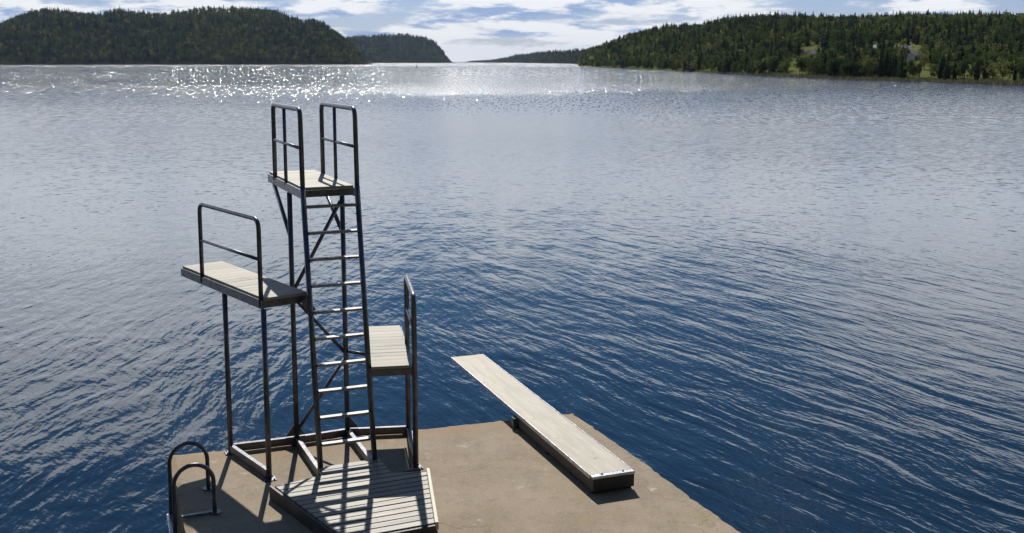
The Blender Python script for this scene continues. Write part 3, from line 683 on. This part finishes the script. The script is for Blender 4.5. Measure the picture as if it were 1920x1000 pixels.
# ---------------------------------------------------------------- houses on the right slope
def plain(name, c, rough=0.7):
    m, g = mat(name); p = g.new('ShaderNodeTexCoord').outputs['Object']; n = g.noise(p, 2.0, 4.0)
    finish(g, Base_Color=g.mix(n, tuple(v * 0.85 for v in c) + (1,), tuple(min(1, v * 1.12) for v in c) + (1,)), Roughness=rough); return m
M_ROOFG = plain('grey_roof', (0.13, 0.13, 0.14)); M_ROOFL = plain('pale_metal_roof', (0.55, 0.54, 0.48), 0.35); M_WALLW = plain('white_boards', (0.30, 0.285, 0.26)); M_WALLR = plain('grey_boards', (0.30, 0.28, 0.27)); M_GLASS = plain('window_glass', (0.03, 0.04, 0.05), 0.1)
def house(px, t, L, Wd, H, rz, mw, mr, label):
    X, Y, Z = (float(a) for a in right.point(px, t)); Z -= 0.4
    e = empty('house', (X, Y, Z)); tag(e, label, 'house', 'houses on the right shore')
    Rz = Matrix.Rotation(rz, 3, 'Z'); w = lambda p_: tuple(Vector((X, Y, Z)) + Rz @ Vector(p_))
    b = MB().add([w(p_) for p_ in ((-L/2, -Wd/2, 0), (L/2, -Wd/2, 0), (L/2, Wd/2, 0), (-L/2, Wd/2, 0), (-L/2, -Wd/2, H), (L/2, -Wd/2, H), (L/2, Wd/2, H), (-L/2, Wd/2, H), (-L/2, 0, H + Wd * .32), (L/2, 0, H + Wd * .32))],
                 [(0, 1, 5, 4), (1, 2, 6, 9, 5), (2, 3, 7, 6), (3, 0, 4, 8, 7)]).build('wall', mw, e)
    rh = H + Wd * .32; oh = 0.45; rf = MB()
    for s in (-1, 1):
        rf.add([w(p_) for p_ in ((-L/2 - oh, 0, rh + .06), (L/2 + oh, 0, rh + .06), (L/2 + oh, s * (Wd/2 + oh), H - oh * .64 + .06), (-L/2 - oh, s * (Wd/2 + oh), H - oh * .64 + .06),
                               (-L/2 - oh, 0, rh + .2), (L/2 + oh, 0, rh + .2), (L/2 + oh, s * (Wd/2 + oh), H - oh * .64 + .2), (-L/2 - oh, s * (Wd/2 + oh), H - oh * .64 + .2))],
               [(0, 1, 2, 3), (7, 6, 5, 4), (0, 4, 5, 1), (1, 5, 6, 2), (2, 6, 7, 3), (3, 7, 4, 0)])
    ro_ = rf.build('roof', mr, e)
    cb = MB().bar(w((L * .2, 0, rh - .3)), w((L * .2, 0, rh + 0.9)), 0.6, 0.6).build('chimney', M_WALLR, e); cb.parent = ro_; cb.matrix_parent_inverse = Matrix.Identity(4); 
    cb.matrix_parent_inverse = Matrix.Identity(4)
    for k in range(4):
        xx = -L / 2 + L * (k + 0.5) / 4
        MB().bar(w((xx - .5, -Wd/2 - .02, H * .55)), w((xx + .5, -Wd/2 - .02, H * .55)), 0.06, 1.1).build('window', M_GLASS, e)
house(1518, 0.30, 8.5, 5.0, 2.2, 0.15, M_WALLR, M_ROOFG, 'low grey roofed house above the meadow, leftmost on the right shore')
house(1634, 0.36, 4.5, 3.5, 2.0, -0.3, M_WALLW, M_ROOFL, 'small house with a bright pale roof above the shoreline grove')
house(1686, 0.33, 6.5, 4.5, 2.2, -0.35, M_WALLW, M_ROOFG, 'grey house with pale walls just right of the shoreline grove')
house(1712, 0.25, 6.0, 4.2, 2.2, 0.5, M_WALLR, M_ROOFG, 'grey house nearest the water, lowest on the right slope')

# ---------------------------------------------------------------- a small red buoy far out
bq = on_z(781, 127.5, WATER_Z)
bz = empty('buoy', (bq[0], bq[1], WATER_Z)); tag(bz, 'small dark red buoy floating far out on the glittering water', 'buoy')
M_RED = plain('red_buoy_paint', (0.10, 0.02, 0.02), 0.6)
prof = [(-0.5, 0.3), (-0.2, 1.0), (0.3, 1.05), (0.7, 0.8), (1.2, 0.35), (2.4, 0.22), (2.5, 0.05)]
MB().tube([(bq[0], bq[1], WATER_Z + a) for a, b in prof], [b for a, b in prof], 14).build('float', M_RED, bz, smooth=True)
MB().bar((bq[0], bq[1], WATER_Z + 2.4), (bq[0], bq[1], WATER_Z + 3.2), 0.5, 0.5).build('topmark', M_RED, bz)

# ---------------------------------------------------------------- the air
m = bpy.data.materials.new('haze'); m.use_nodes = True; m.node_tree.nodes.clear(); g = N(m.node_tree)
pv = g.new('ShaderNodeVolumePrincipled', {'Color': (0.55, 0.72, 1.0, 1), 'Density': 2.8e-5, 'Anisotropy': 0.0})
g.new('ShaderNodeOutputMaterial', {'Volume': pv.outputs[0]})
hz = MB().prism([(-9500, -300), (9500, -300), (9500, 13500), (-9500, 13500)], -5.0, 170.0).build('haze', m)
tag(hz, kind='stuff')
